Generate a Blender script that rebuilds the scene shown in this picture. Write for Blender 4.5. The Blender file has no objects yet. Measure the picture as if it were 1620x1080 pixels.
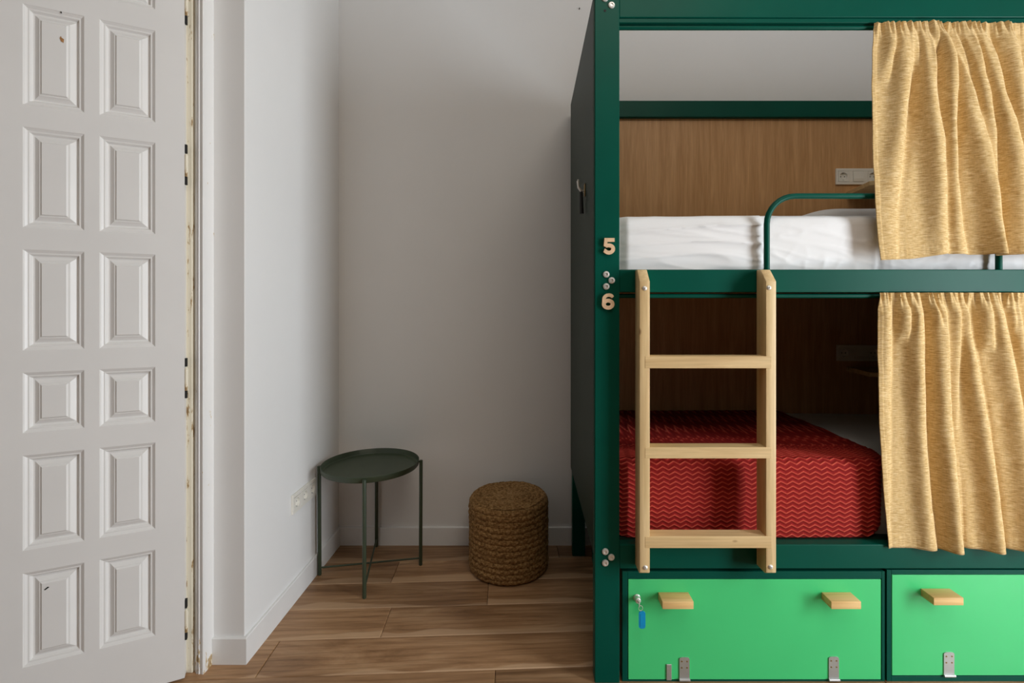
import bpy, bmesh, math, random
import numpy as np
from mathutils import Vector, Matrix, noise
random.seed(7)
PI = math.pi
sc = bpy.context.scene
COL = sc.collection

# ------------------------------------------------------------------ camera
F, CX, CY, H = 775.0, 836.0, 485.0, 1.25
cam = bpy.data.cameras.new('camera')
cam_ob = bpy.data.objects.new('camera', cam)
COL.objects.link(cam_ob)
cam_ob.location = (0, 0, H)
cam_ob.rotation_euler = (PI / 2, 0, 0)
cam.sensor_width = 36.0
cam.lens = 36.0 * F / 1620.0
cam.shift_x = -(CX - 810.0) / 1620.0
cam.shift_y = -(540.0 - CY) / 1620.0
cam.clip_start = 0.02
sc.camera = cam_ob

# ------------------------------------------------------------------ world, light, exposure
w = bpy.data.worlds.new('daylight')
sc.world = w
w.use_nodes = True
w.node_tree.nodes['Background'].inputs[0].default_value = (0.80, 0.90, 1.0, 1)
w.node_tree.nodes['Background'].inputs[1].default_value = 1.0


def area(name, loc, target, sx, sy, power, color):
    l = bpy.data.lights.new(name, 'AREA')
    l.shape = 'RECTANGLE'
    l.size, l.size_y = sx, sy
    l.energy = power
    l.color = color
    o = bpy.data.objects.new(name, l)
    COL.objects.link(o)
    o.location = loc
    d = Vector(target) - Vector(loc)
    o.rotation_euler = d.to_track_quat('-Z', 'Y').to_euler()
    return o


# daylight entering the tall balcony door in the right wall
WIN = (-0.45, 0.60, 0.05, 2.35)          # y0, y1, z0, z1 of the opening
area('balcony_daylight', (2.96, (WIN[0] + WIN[1]) / 2, (WIN[2] + WIN[3]) / 2),
     (0, (WIN[0] + WIN[1]) / 2, (WIN[2] + WIN[3]) / 2), WIN[1] - WIN[0], WIN[3] - WIN[2], 124, (0.88, 0.945, 1.0))
# soft unseen light added overhead, ahead of the bunk and to its right
area('added_top_light', (0.66, -0.15, 3.56), (0.66, -0.15, 0), 1.2, 1.2, 21, (1.0, 0.90, 0.76))
sc.view_settings.view_transform = 'Standard'
sc.view_settings.look = 'None'
sc.view_settings.gamma = 1.0
sc.view_settings.use_curve_mapping = False
sc.view_settings.exposure = 0.13


# ------------------------------------------------------------------ materials
def rgb(r, g, b):
    def f(c):
        c /= 255.0
        return c / 12.92 if c <= 0.04045 else ((c + 0.055) / 1.055) ** 2.4
    return (f(r), f(g), f(b), 1)


class NT:
    def __init__(self, name, base=(0.8, 0.8, 0.8, 1), rough=0.6, metal=0.0, spec=0.5):
        self.m = bpy.data.materials.new(name)
        self.m.use_nodes = True
        self.t = self.m.node_tree
        self.b = self.t.nodes['Principled BSDF']
        self.b.inputs['Base Color'].default_value = base
        self.b.inputs['Roughness'].default_value = rough
        self.b.inputs['Metallic'].default_value = metal
        self.b.inputs['Specular IOR Level'].default_value = spec

    def n(self, typ, **kw):
        nd = self.t.nodes.new(typ)
        for k, v in kw.items():
            setattr(nd, k, v)
        return nd

    def l(self, a, b):
        self.t.links.new(a, b)

    def coords(self, scale, out='Object', rot=(0, 0, 0), rnd=False):
        tc = self.n('ShaderNodeTexCoord')
        mp = self.n('ShaderNodeMapping')
        mp.inputs['Scale'].default_value = scale
        mp.inputs['Rotation'].default_value = rot
        self.l(tc.outputs[out], mp.inputs['Vector'])
        if rnd:
            oi = self.n('ShaderNodeObjectInfo')
            mu = self.n('ShaderNodeMath', operation='MULTIPLY')
            mu.inputs[1].default_value = 37.0
            self.l(oi.outputs['Random'], mu.inputs[0])
            self.l(mu.outputs[0], mp.inputs['Location'])
            self.oi = oi
        return mp.outputs[0]

    def noise(self, vec, scale=5.0, detail=4.0, rough=0.55, dist=0.0):
        nz = self.n('ShaderNodeTexNoise')
        nz.inputs['Scale'].default_value = scale
        nz.inputs['Detail'].default_value = detail
        nz.inputs['Roughness'].default_value = rough
        nz.inputs['Distortion'].default_value = dist
        self.l(vec, nz.inputs['Vector'])
        return nz.outputs['Fac']

    def ramp(self, fac, stops):
        r = self.n('ShaderNodeValToRGB')
        e = r.color_ramp.elements
        while len(e) < len(stops):
            e.new(0.5)
        for el, (p, c) in zip(e, stops):
            el.position = p
            el.color = c
        self.l(fac, r.inputs[0])
        return r.outputs[0]

    def mix(self, fac, a, b, blend='MIX'):
        m = self.n('ShaderNodeMix', data_type='RGBA', blend_type=blend)
        if isinstance(fac, float):
            m.inputs[0].default_value = fac
        else:
            self.l(fac, m.inputs[0])
        for s, v in ((6, a), (7, b)):
            if isinstance(v, tuple):
                m.inputs[s].default_value = v
            else:
                self.l(v, m.inputs[s])
        return m.outputs[2]

    def color(self, sock):
        self.l(sock, self.b.inputs['Base Color'])

    def bump(self, fac, strength=0.2, dist=0.002):
        bp = self.n('ShaderNodeBump')
        bp.inputs['Strength'].default_value = strength
        bp.inputs['Distance'].default_value = dist
        self.l(fac, bp.inputs['Height'])
        self.l(bp.outputs[0], self.b.inputs['Normal'])


def mat_plain(name, base, rough=0.5, metal=0.0, spec=0.5, var=0.06, vscale=9.0, bump=0.0):
    k = NT(name, base, rough, metal, spec)
    f = k.noise(k.coords((1, 1, 1)), vscale, 4)
    lo = tuple(c * (1 - var) for c in base[:3]) + (1,)
    hi = tuple(min(1, c * (1 + var)) for c in base[:3]) + (1,)
    k.color(k.ramp(f, [(0.3, lo), (0.7, hi)]))
    if bump:
        k.bump(k.noise(k.coords((1, 1, 1)), 120, 3), bump, 0.001)
    return k.m


M = {}
M['wall'] = mat_plain('wall_paint', (0.80, 0.79, 0.775, 1), 0.75, spec=0.25, var=0.015, vscale=2.0, bump=0.05)
M['wall_dim'] = mat_plain('unseen_dark_wall_paint', (0.26, 0.19, 0.14, 1), 0.8, spec=0.2, var=0.02)  # unseen walls, coloured dark to cut the bounced light
M['ceiling'] = mat_plain('ceiling_paint', (0.82, 0.815, 0.80, 1), 0.85, spec=0.2, var=0.01)
M['skirt'] = mat_plain('skirting_paint', (0.80, 0.79, 0.775, 1), 0.4, var=0.02)
M['door'] = mat_plain('door_paint', (0.80, 0.785, 0.765, 1), 0.38, var=0.025, vscale=3.0)
M['plastic'] = mat_plain('socket_plastic', (0.80, 0.77, 0.70, 1), 0.35, var=0.02)
M['dark'] = mat_plain('dark_gap', (0.012, 0.011, 0.010, 1), 0.8)
M['chrome'] = mat_plain('screw_steel', (0.78, 0.76, 0.72, 1), 0.35, metal=0.55)
M['steel'] = mat_plain('hinge_zinc', (0.55, 0.55, 0.54, 1), 0.42, metal=0.75)
M['brass'] = mat_plain('aged_brass', (0.36, 0.24, 0.09, 1), 0.4, metal=0.8)
M['black'] = mat_plain('black_strap', (0.012, 0.012, 0.012, 1), 0.7)
M['green'] = mat_plain('dark_green_lacquer', (0.0003, 0.070, 0.046, 1), 0.38, spec=0.13, var=0.12, vscale=2.5)
M['green_panel'] = mat_plain('dark_green_board', (0.006, 0.022, 0.013, 1), 0.5, spec=0.3, var=0.08, vscale=2.0)
M['lime'] = mat_plain('bright_green_lacquer', (0.060, 0.60, 0.195, 1), 0.30, spec=0.6, var=0.03, vscale=2.5)
M['table'] = mat_plain('olive_green_metal', (0.042, 0.060, 0.033, 1), 0.42, var=0.08)
M['blue'] = mat_plain('blue_plastic_tag', (0.0, 0.27, 0.56, 1), 0.3)
M['chip'] = mat_plain('bare_wood_chip', rgb(165, 118, 72), 0.8, var=0.25, vscale=200)
M['sub'] = mat_plain('subfloor', (0.03, 0.022, 0.016, 1), 0.9)

k = NT('aged_cream_paint', (0.7, 0.62, 0.46, 1), 0.5)
f = k.noise(k.coords((60, 60, 14)), 1.0, 5, 0.65)
st = k.ramp(f, [(0.59, (0.80, 0.73, 0.58, 1)), (0.65, (0.42, 0.27, 0.11, 1)), (0.72, (0.12, 0.06, 0.025, 1))])
k.color(st)
M['cream'] = k.m

k = NT('architrave_paint', (0.8, 0.78, 0.76, 1), 0.4)
sp = k.n('ShaderNodeSeparateXYZ')
k.l(k.coords((1, 1, 1)), sp.inputs[0])
mr = k.n('ShaderNodeMapRange')
mr.inputs['From Min'].default_value = 0.0
mr.inputs['From Max'].default_value = 0.16
mr.inputs['To Min'].default_value = 0.14
mr.inputs['To Max'].default_value = 0.0
k.l(sp.outputs['Z'], mr.inputs['Value'])
ad = k.n('ShaderNodeMath', operation='ADD')
k.l(k.noise(k.coords((45, 45, 18)), 1.0, 5, 0.6), ad.inputs[0])
k.l(mr.outputs[0], ad.inputs[1])
k.color(k.ramp(ad.outputs[0], [(0.68, (0.80, 0.785, 0.765, 1)), (0.70, (0.62, 0.48, 0.27, 1)), (0.78, (0.30, 0.18, 0.08, 1))]))
M['archi'] = k.m


def wood(name, c_lo, c_mid, c_hi, axis=0, grain=1.0, rough=0.5, knots=False, spec=0.4, rnd=True):
    k = NT(name, c_mid, rough, spec=spec)
    s = [26 * grain] * 3
    s[axis] = 1.6 * grain
    v = k.coords(tuple(s), rnd=rnd)
    n1 = k.noise(v, 1.0, 6, 0.6, 0.6)
    s2 = [150 * grain] * 3
    s2[axis] = 5 * grain
    n2 = k.noise(k.coords(tuple(s2), rnd=rnd), 1.0, 3, 0.6)
    c = k.ramp(n1, [(0.32, c_lo), (0.5, c_mid), (0.68, c_hi)])
    c2 = k.ramp(n2, [(0.3, (0.80, 0.78, 0.75, 1)), (0.65, (1.04, 1.04, 1.04, 1))])
    c = k.mix(0.7, c, c2, 'MULTIPLY')
    if knots:
        s3 = [15, 15, 15]
        s3[axis] = 7
        vo = k.n('ShaderNodeTexVoronoi')
        vo.inputs['Scale'].default_value = 1.0
        k.l(k.coords(tuple(s3), rnd=rnd), vo.inputs['Vector'])
        kn = k.ramp(vo.outputs['Distance'], [(0.05, (0.30, 0.17, 0.09, 1)), (0.10, (1, 1, 1, 1))])
        c = k.mix(0.75, c, kn, 'MULTIPLY')
    k.color(c)
    k.bump(n2, 0.08, 0.001)
    return k


PINE = ((0.60, 0.40, 0.185, 1), (0.70, 0.50, 0.25, 1), (0.78, 0.575, 0.31, 1))
M['pine_z'] = wood('pine_upright', *PINE, axis=2, knots=True).m
M['pine_x'] = wood('pine_crosswise', *PINE, axis=0, knots=True).m
M['handle'] = wood('oiled_handle_wood', (0.64, 0.38, 0.14, 1), (0.78, 0.50, 0.20, 1), (0.86, 0.60, 0.28, 1), axis=0).m
M['mdf'] = mat_plain('pale_plywood', (0.74, 0.50, 0.30, 1), 0.6, var=0.1, vscale=60)
M['veneer'] = wood('oak_veneer', (0.50, 0.265, 0.105, 1), (0.57, 0.315, 0.135, 1), (0.64, 0.365, 0.170, 1), axis=2, grain=1.5, rough=0.45, rnd=False).m
M['ply'] = wood('bed_board', (0.30, 0.20, 0.11, 1), (0.36, 0.24, 0.13, 1), (0.42, 0.28, 0.16, 1), axis=0).m

# floor planks: grain along local X, tone varies from plank to plank
k = NT('oak_plank', (0.3, 0.2, 0.12, 1), 0.42, spec=0.4)
v = k.coords((1.6, 12, 12), rnd=True)
n1 = k.noise(v, 1.0, 6, 0.62, 1.2)
n2 = k.noise(k.coords((7, 160, 160), rnd=True), 1.0, 4, 0.65)
wv = k.n('ShaderNodeTexWave', wave_type='BANDS', bands_direction='Y')
wv.inputs['Scale'].default_value = 1.1
wv.inputs['Distortion'].default_value = 9.0
wv.inputs['Detail'].default_value = 3.0
wv.inputs['Detail Scale'].default_value = 0.7
k.l(k.coords((1.1, 10, 10), rnd=True), wv.inputs['Vector'])
c = k.ramp(n1, [(0.30, (0.190, 0.100, 0.046, 1)), (0.5, (0.330, 0.190, 0.097, 1)), (0.70, (0.440, 0.280, 0.158, 1))])
cw = k.ramp(wv.outputs['Fac'], [(0.0, (0.72, 0.68, 0.63, 1)), (0.35, (1, 1, 1, 1)), (1.0, (1.06, 1.06, 1.06, 1))])
c = k.mix(0.55, c, cw, 'MULTIPLY')
c = k.mix(0.6, c, k.ramp(n2, [(0.3, (0.72, 0.68, 0.64, 1)), (0.62, (1.05, 1.05, 1.05, 1))]), 'MULTIPLY')
sx_ = k.n('ShaderNodeSeparateXYZ')
k.l(k.coords((1, 1, 1)), sx_.inputs[0])
ma = k.n('ShaderNodeMath', operation='MULTIPLY_ADD')       # wavy sapwood strip along one edge of the board
k.l(k.noise(k.coords((2.2, 0.5, 0.5), rnd=True), 1.0, 2), ma.inputs[0])
ma.inputs[1].default_value = -0.16
k.l(sx_.outputs['Y'], ma.inputs[2])
mb = k.n('ShaderNodeMath', operation='ADD')
k.l(ma.outputs[0], mb.inputs[0])
mb.inputs[1].default_value = 0.060
c = k.mix(k.ramp(mb.outputs[0], [(0.0, (0.62, 0.62, 0.62, 1)), (0.006, (0, 0, 0, 1))]), c, (0.50, 0.335, 0.205, 1))
tone = k.ramp(k.oi.outputs['Random'], [(0.0, (0.70, 0.68, 0.64, 1)), (0.5, (1.0, 0.97, 0.93, 1)), (1.0, (1.28, 1.26, 1.22, 1))])
k.color(k.mix(1.0, c, tone, 'MULTIPLY'))
k.bump(n2, 0.12, 0.001)
M['plank'] = k.m

# mustard slub weave
k = NT('mustard_weave', (0.5, 0.35, 0.15, 1), 0.9, spec=0.15)
n1 = k.noise(k.coords((48, 48, 560)), 1.0, 4, 0.7)
n2 = k.noise(k.coords((420, 420, 60)), 1.0, 2, 0.5)
c = k.ramp(n1, [(0.30, rgb(160, 124, 72)), (0.47, rgb(205, 170, 112)), (0.66, rgb(234, 210, 163))])
c = k.mix(0.35, c, k.ramp(n2, [(0.3, (0.72, 0.70, 0.66, 1)), (0.65, (1.05, 1.05, 1.05, 1))]), 'MULTIPLY')
k.color(c)
k.bump(n1, 0.12, 0.0006)
k.b.inputs['Sheen Weight'].default_value = 0.15
M['curtain'] = k.m

k = NT('white_cotton', (0.80, 0.79, 0.785, 1), 0.85, spec=0.2)
k.bump(k.noise(k.coords((300, 300, 300)), 1.0, 2), 0.05, 0.0005)
M['cotton'] = k.m

k = NT('red_knit', (0.35, 0.03, 0.03, 1), 0.85, spec=0.2)
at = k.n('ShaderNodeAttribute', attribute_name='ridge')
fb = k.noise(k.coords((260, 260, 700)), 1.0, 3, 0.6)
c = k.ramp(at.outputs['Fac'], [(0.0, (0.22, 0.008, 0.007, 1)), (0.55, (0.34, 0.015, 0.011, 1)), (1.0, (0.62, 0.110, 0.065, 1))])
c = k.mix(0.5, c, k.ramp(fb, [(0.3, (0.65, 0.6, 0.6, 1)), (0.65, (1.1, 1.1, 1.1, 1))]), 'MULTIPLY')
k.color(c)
k.bump(fb, 0.3, 0.001)
M['knit'] = k.m

k = NT('braided_jute', (0.3, 0.18, 0.08, 1), 0.9, spec=0.15)
n1 = k.noise(k.coords((90, 90, 130)), 1.0, 5, 0.7)
n2 = k.noise(k.coords((6, 6, 40)), 1.0, 3, 0.6)
c = k.ramp(n1, [(0.32, (0.085, 0.038, 0.012, 1)), (0.5, (0.29, 0.162, 0.062, 1)), (0.68, (0.50, 0.32, 0.145, 1))])
c = k.mix(0.6, c, k.ramp(n2, [(0.3, (0.75, 0.70, 0.62, 1)), (0.65, (1.08, 1.06, 1.02, 1))]), 'MULTIPLY')
k.color(c)
k.bump(n1, 0.8, 0.003)
M['jute'] = k.m


# ------------------------------------------------------------------ mesh helpers
def box(bm, x0, x1, y0, y1, z0, z1, bev=0.0, seg=1):
    mat = Matrix.Translation(((x0 + x1) / 2, (y0 + y1) / 2, (z0 + z1) / 2)) @ Matrix.Diagonal((abs(x1 - x0), abs(y1 - y0), abs(z1 - z0), 1))
    r = bmesh.ops.create_cube(bm, size=1.0, matrix=mat)
    if bev > 0:
        es = set()
        for vv in r['verts']:
            es.update(vv.link_edges)
        bmesh.ops.bevel(bm, geom=list(es), offset=bev, segments=seg, profile=0.5, affect='EDGES', clamp_overlap=True)


def prism(bm, pts, axis, a, b):
    """closed polygon pts (2-D) swept along axis from a to b"""
    def p3(p, t):
        if axis == 'x':
            return (t, p[0], p[1])
        if axis == 'y':
            return (p[0], t, p[1])
        return (p[0], p[1], t)
    va = [bm.verts.new(p3(p, a)) for p in pts]
    vb = [bm.verts.new(p3(p, b)) for p in pts]
    n = len(pts)
    bm.faces.new(va)
    bm.faces.new(vb[::-1])
    for i in range(n):
        j = (i + 1) % n
        bm.faces.new((va[i], va[j], vb[j], vb[i]))
    bmesh.ops.recalc_face_normals(bm, faces=bm.faces)


def tube(bm, pts, r, seg=12, caps=True):
    pts = [Vector(p) for p in pts]
    n = len(pts)
    rings = []
    nrm = None
    for i, p in enumerate(pts):
        t = (pts[min(i + 1, n - 1)] - pts[max(i - 1, 0)]).normalized()
        if nrm is None:
            up = Vector((0, 0, 1)) if abs(t.z) < 0.9 else Vector((1, 0, 0))
            nrm = (up - t * up.dot(t)).normalized()
        else:
            nrm = (nrm - t * nrm.dot(t)).normalized()
        b = t.cross(nrm)
        rr = r[i] if isinstance(r, (list, tuple)) else r
        rings.append([bm.verts.new(p + (nrm * math.cos(2 * PI * k / seg) + b * math.sin(2 * PI * k / seg)) * rr) for k in range(seg)])
    for i in range(n - 1):
        for k in range(seg):
            k2 = (k + 1) % seg
            bm.faces.new((rings[i][k], rings[i][k2], rings[i + 1][k2], rings[i + 1][k]))
    if caps:
        bm.faces.new(rings[0][::-1])
        bm.faces.new(rings[-1])
    bmesh.ops.recalc_face_normals(bm, faces=bm.faces)


def lathe(bm, prof, seg=24, mat=None, fn=None):
    """prof: (radius, height) list about z; mat places it"""
    rings = []
    for (r, z) in prof:
        if r < 1e-6:
            rings.append([bm.verts.new((0, 0, z))])
        else:
            rings.append([bm.verts.new((r * math.cos(2 * PI * k / seg), r * math.sin(2 * PI * k / seg), z)) for k in range(seg)])
    new = [v for r in rings for v in r]
    for a, b in zip(rings, rings[1:]):
        for k in range(seg):
            k2 = (k + 1) % seg
            if len(a) == 1 and len(b) == 1:
                continue
            if len(a) == 1:
                bm.faces.new((a[0], b[k], b[k2]))
            elif len(b) == 1:
                bm.faces.new((a[k], b[0], a[k2]))
            else:
                bm.faces.new((a[k], a[k2], b[k2], b[k]))
    if mat is not None:
        bmesh.ops.transform(bm, matrix=mat, verts=new)
    bmesh.ops.recalc_face_normals(bm, faces=bm.faces)


FACE_CAM = Matrix.Rotation(PI / 2, 4, 'X')     # lathe axis z -> -y (towards the camera)


def grid(bm, P):
    """P[i][j] -> verts, quads"""
    V = [[bm.verts.new(p) for p in row] for row in P]
    for i in range(len(V) - 1):
        for j in range(len(V[0]) - 1):
            bm.faces.new((V[i][j], V[i][j + 1], V[i + 1][j + 1], V[i + 1][j]))
    return V


def obj(name, bm, m, parent=None, smooth=0.0, origin=None):
    me = bpy.data.meshes.new(name)
    if parent is not None:
        bm.transform(Matrix.Translation(-Vector(W.get(parent.name, (0, 0, 0)))))
    if origin is not None:
        bm.transform(Matrix.Translation(-Vector(origin)))
    bm.to_mesh(me)
    bm.free()
    me.materials.append(M[m])
    if smooth:
        me.polygons.foreach_set('use_smooth', [True] * len(me.polygons))
        me.set_sharp_from_angle(angle=math.radians(smooth))
    o = bpy.data.objects.new(name, me)
    COL.objects.link(o)
    if parent is not None:
        o.parent = parent
        W[o.name] = W.get(parent.name, (0, 0, 0))
    if origin is not None:
        o.location = origin
        W[o.name] = tuple(origin)
    return o


W = {}                                         # world origin each part's mesh is measured from


def tag(o, label, cat, group=None):
    o['label'] = label
    o['category'] = cat
    if group:
        o['group'] = group
    return o


def thing(name, loc, label, cat, group=None, rotz=0.0):
    o = bpy.data.objects.new(name, None)
    COL.objects.link(o)
    o.location = loc
    o.rotation_euler = (0, 0, rotz)
    o.empty_display_size = 0.05
    W[o.name] = tuple(loc)
    return tag(o, label, cat, group)


def struct(o):
    o['kind'] = 'structure'
    return o


def B():
    return bmesh.new()


def copy_part(o, parent, loc):
    c = o.copy()
    COL.objects.link(c)
    c.parent = parent
    c.location = loc
    return c


def copy_tree(o):
    c = o.copy()
    COL.objects.link(c)
    for ch in o.children:
        d = ch.copy()
        COL.objects.link(d)
        d.parent = c
        for g in ch.children:
            e = g.copy()
            COL.objects.link(e)
            e.parent = d
    return c


# ================================================================== ROOM
YB, XL, XR, XH, YR, ZC = 2.577, -0.997, 2.90, -4.40, -4.20, 3.60
bm = B(); box(bm, XH - 0.1, XR + 0.1, YB, YB + 0.1, 0, ZC)
struct(obj('wall_back', bm, 'wall'))
bm = B(); box(bm, -1.115, XL, 1.722, YB, 0, ZC, 0.003, 2)
struct(obj('wall_left', bm, 'wall'))
bm = B()
box(bm, XH, -2.22, 1.722, 1.86, 0, ZC)
box(bm, -2.22, -1.116, 1.722, 1.86, 2.74, ZC)
struct(obj('wall_doorway', bm, 'wall'))
bm = B(); box(bm, XH - 0.1, XH, YR, YB, 0, ZC)
struct(obj('wall_far_left', bm, 'wall_dim'))
bm = B(); box(bm, XH - 0.1, XR + 0.1, YR - 0.1, YR, 0, ZC)
struct(obj('wall_rear', bm, 'wall_dim'))
bm = B()
box(bm, XR, XR + 0.1, YR, WIN[0], 0, ZC)
box(bm, XR, XR + 0.1, WIN[1], YB, 0, ZC)
box(bm, XR, XR + 0.1, WIN[0], WIN[1], WIN[3], ZC)
box(bm, XR, XR + 0.1, WIN[0], WIN[1], 0, WIN[2])
struct(obj('wall_right', bm, 'wall'))
bm = B(); box(bm, XH - 0.1, XR + 0.1, YR - 0.1, YB + 0.1, ZC, ZC + 0.1)
struct(obj('ceiling', bm, 'ceiling'))
# open balcony door frame round the opening
bm = B()
for (a, b, c, d) in ((WIN[0], WIN[0] + .06, WIN[2], WIN[3]), (WIN[1] - .06, WIN[1], WIN[2], WIN[3]), (WIN[0] + .06, WIN[1] - .06, WIN[3] - .06, WIN[3])):
    box(bm, XR - 0.02, XR + 0.05, a, b, c, d, 0.004)
struct(obj('window_1', bm, 'door'))

# ---------------------------------------------------------------- floor planks
bm = B(); box(bm, XH - 0.1, XR + 0.1, YR - 0.1, YB + 0.1, -0.1, -0.011)
floor = struct(obj('floor', bm, 'sub'))
TH = math.radians(2.7)
cu, su = math.cos(TH), math.sin(TH)
PW, PL, V0 = 0.185, 1.30, 2.063
known = {1: -0.519, 0: -0.0757, -1: -0.473, -2: -0.843, -3: -0.035}
XA, XB, YA, YBB = XH + 0.002, XR - 0.002, YR + 0.002, YB - 0.002


def clip(poly, f):
    out = []
    for i in range(len(poly)):
        a, b = poly[i], poly[(i + 1) % len(poly)]
        fa, fb = f(a), f(b)
        if fa >= 0:
            out.append(a)
        if fa * fb < 0:
            t = fa / (fa - fb)
            out.append((a[0] + (b[0] - a[0]) * t, a[1] + (b[1] - a[1]) * t))
    return out


GAP = 0.0006
for row in range(-38, 9):
    v0 = V0 + row * PW
    us = known.get(row, None)
    if us is None:
        us = random.uniform(-PL, 0)
    u = us - PL * math.ceil((us + 5.0) / PL)
    while u < 3.4:
        quad = [(u + GAP, v0 + GAP), (u + PL - GAP, v0 + GAP), (u + PL - GAP, v0 + PW - GAP), (u + GAP, v0 + PW - GAP)]
        p = [(a * cu - b * su, a * su + b * cu) for a, b in quad]
        for fn in (lambda q: q[0] - XA, lambda q: XB - q[0], lambda q: q[1] - YA, lambda q: YBB - q[1]):
            if p:
                p = clip(p, fn)
        if len(p) >= 3:
            ar = abs(sum(p[i][0] * p[(i + 1) % len(p)][1] - p[(i + 1) % len(p)][0] * p[i][1] for i in range(len(p)))) / 2
            if ar > 0.004:
                ox, oy = u * cu - v0 * su, u * su + v0 * cu
                loc = [((a - ox) * cu + (b - oy) * su, -(a - ox) * su + (b - oy) * cu) for a, b in p]
                bm = B()
                c0 = (sum(q[0] for q in loc) / len(loc), sum(q[1] for q in loc) / len(loc))
                e = 0.0030
                ins = []
                for q in loc:
                    ins.append((q[0] - math.copysign(min(e, abs(q[0] - c0[0])), q[0] - c0[0]), q[1] - math.copysign(min(e, abs(q[1] - c0[1])), q[1] - c0[1])))
                lo = [bm.verts.new((q[0], q[1], -0.0105)) for q in loc]
                md = [bm.verts.new((q[0], q[1], -0.0022)) for q in loc]
                tp = [bm.verts.new((q[0], q[1], 0)) for q in ins]
                n = len(loc)
                for i in range(n):
                    j = (i + 1) % n
                    bm.faces.new((lo[i], lo[j], md[j], md[i]))
                    bm.faces.new((md[i], md[j], tp[j], tp[i]))
                bm.faces.new(tp)
                bm.faces.new(lo[::-1])
                bmesh.ops.recalc_face_normals(bm, faces=bm.faces)
                o = obj('plank', bm, 'plank')
                o.parent = floor
                o.location = (ox, oy, 0)
                o.rotation_euler = (0, 0, TH)
        u += PL

# ---------------------------------------------------------------- baseboards
bm = B(); prism(bm, [(2.5655, 0), (YB, 0), (YB, 0.0945), (2.5685, 0.0945), (2.5655, 0.0915)], 'x', -0.9865, XR)
struct(obj('baseboard_back', bm, 'skirt'))
bm = B()
zt = 0.0925
prof = [(0.0, 0.0), (0.0115, 0.0), (0.0115, zt - 0.003), (0.0085, zt), (0.0, zt)]
path = [((-0.997, 2.577), (1, 0)), ((-0.997, 1.722), (1, -1)), ((-1.105, 1.722), (0, -1))]
rings = [[bm.verts.new((p[0] + n[0] * d, p[1] + n[1] * d, z)) for d, z in prof] for p, n in path]
for a, b in zip(rings, rings[1:]):
    for i in range(5):
        j = (i + 1) % 5
        bm.faces.new((a[i], a[j], b[j], b[i]))
bm.faces.new(rings[0]); bm.faces.new(rings[-1][::-1])
bmesh.ops.recalc_face_normals(bm, faces=bm.faces)
struct(obj('baseboard_left', bm, 'skirt'))

# ---------------------------------------------------------------- door frame (architrave + jamb)
bm = B()
arch = [(-1.1465, 1.721), (-1.1465, 1.684), (-1.1440, 1.679), (-1.1300, 1.668), (-1.1275, 1.6675), (-1.1265, 1.6715), (-1.1245, 1.6715), (-1.1232, 1.6665), (-1.1215, 1.6655),
        (-1.1195, 1.668), (-1.1080, 1.6655), (-1.1052, 1.668), (-1.1052, 1.7215)]
prism(bm, arch, 'z', 0.0, 2.72)
struct(obj('trim_1', bm, 'archi', smooth=25))
bm = B(); box(bm, -1.180, -1.1468, 1.6715, 1.86, 0.0, 2.70, 0.002)
struct(obj('trim_2', bm, 'cream'))
bm = B(); box(bm, -2.22, -2.145, 1.668, 1.86, 0.0, 2.72, 0.004)
struct(obj('trim_3', bm, 'archi'))
bm = B(); box(bm, -2.145, -1.1805, 1.69, 1.86, 2.70, 2.74, 0.004)
struct(obj('trim_4', bm, 'archi'))

# ---------------------------------------------------------------- panelled door leaf, ajar
HX, HY = -1.151, 1.640
DA = math.atan2(-0.453, -0.891)                # leaf direction in plan
LW, DT = 0.479, 0.036
# local frame: x along the leaf from the hinge, y = depth (front face y = 0, back +DT), z up.
door = bpy.data.objects.new('door_1', None)
COL.objects.link(door)
door.location = (HX, HY, 0)
# local x -> (-.891,-.453); local -y (front) must face the room: mirror-free frame
door.rotation_euler = (0, 0, DA)
struct(door)
# with this rotation local +y points to (0.453,-0.891): the room side.  Front face lies at y=0, slab behind it.
bm = B(); box(bm, 0.0, LW, -DT, -0.0185, 0.008, 2.66, 0.001)
leaf = obj('door_leaf', bm, 'door'); leaf.parent = door
rows = [(2.222, 2.525), (1.852, 2.155), (1.486, 1.788), (1.118, 1.422), (0.872, 1.054), (0.5215, 0.807), (0.173, 0.456)]
cols = [(0.0786, 0.2222), (0.2574, 0.3998)]
# sunk moulding that falls from the stiles to a groove and climbs again to a raised field
MP = [(0.0, 0.0), (0.0018, -0.0004), (0.0034, -0.0022), (0.0042, -0.0024), (0.0092, -0.0056), (0.0100, -0.0060), (0.0135, -0.0060), (0.0150, -0.0068), (0.0186, -0.0128), (0.0196, -0.0136),
      (0.0235, -0.0136), (0.0250, -0.0128), (0.0345, -0.0062), (0.0355, -0.0050), (0.0395, -0.0044), (0.0402, -0.0036), (0.0425, -0.0008), (0.0432, -0.0004)]
sx = [0.0, cols[0][0], cols[0][1], cols[1][0], cols[1][1], LW]
for a, b in ((sx[0], sx[1]), (sx[2], sx[3]), (sx[4], sx[5])):
    bm = B(); box(bm, a, b, -0.0186, 0.0, 0.008, 2.66)
    o = obj('stile', bm, 'door'); o.parent = door
zz = [2.66] + [v for r in rows for v in (r[1], r[0])] + [0.008]
for a, b in cols:
    for t, u in zip(zz[::2], zz[1::2]):
        bm = B(); box(bm, a, b, -0.0186, 0.0, u, t)
        o = obj('rail', bm, 'door'); o.parent = door
cache = {}
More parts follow.
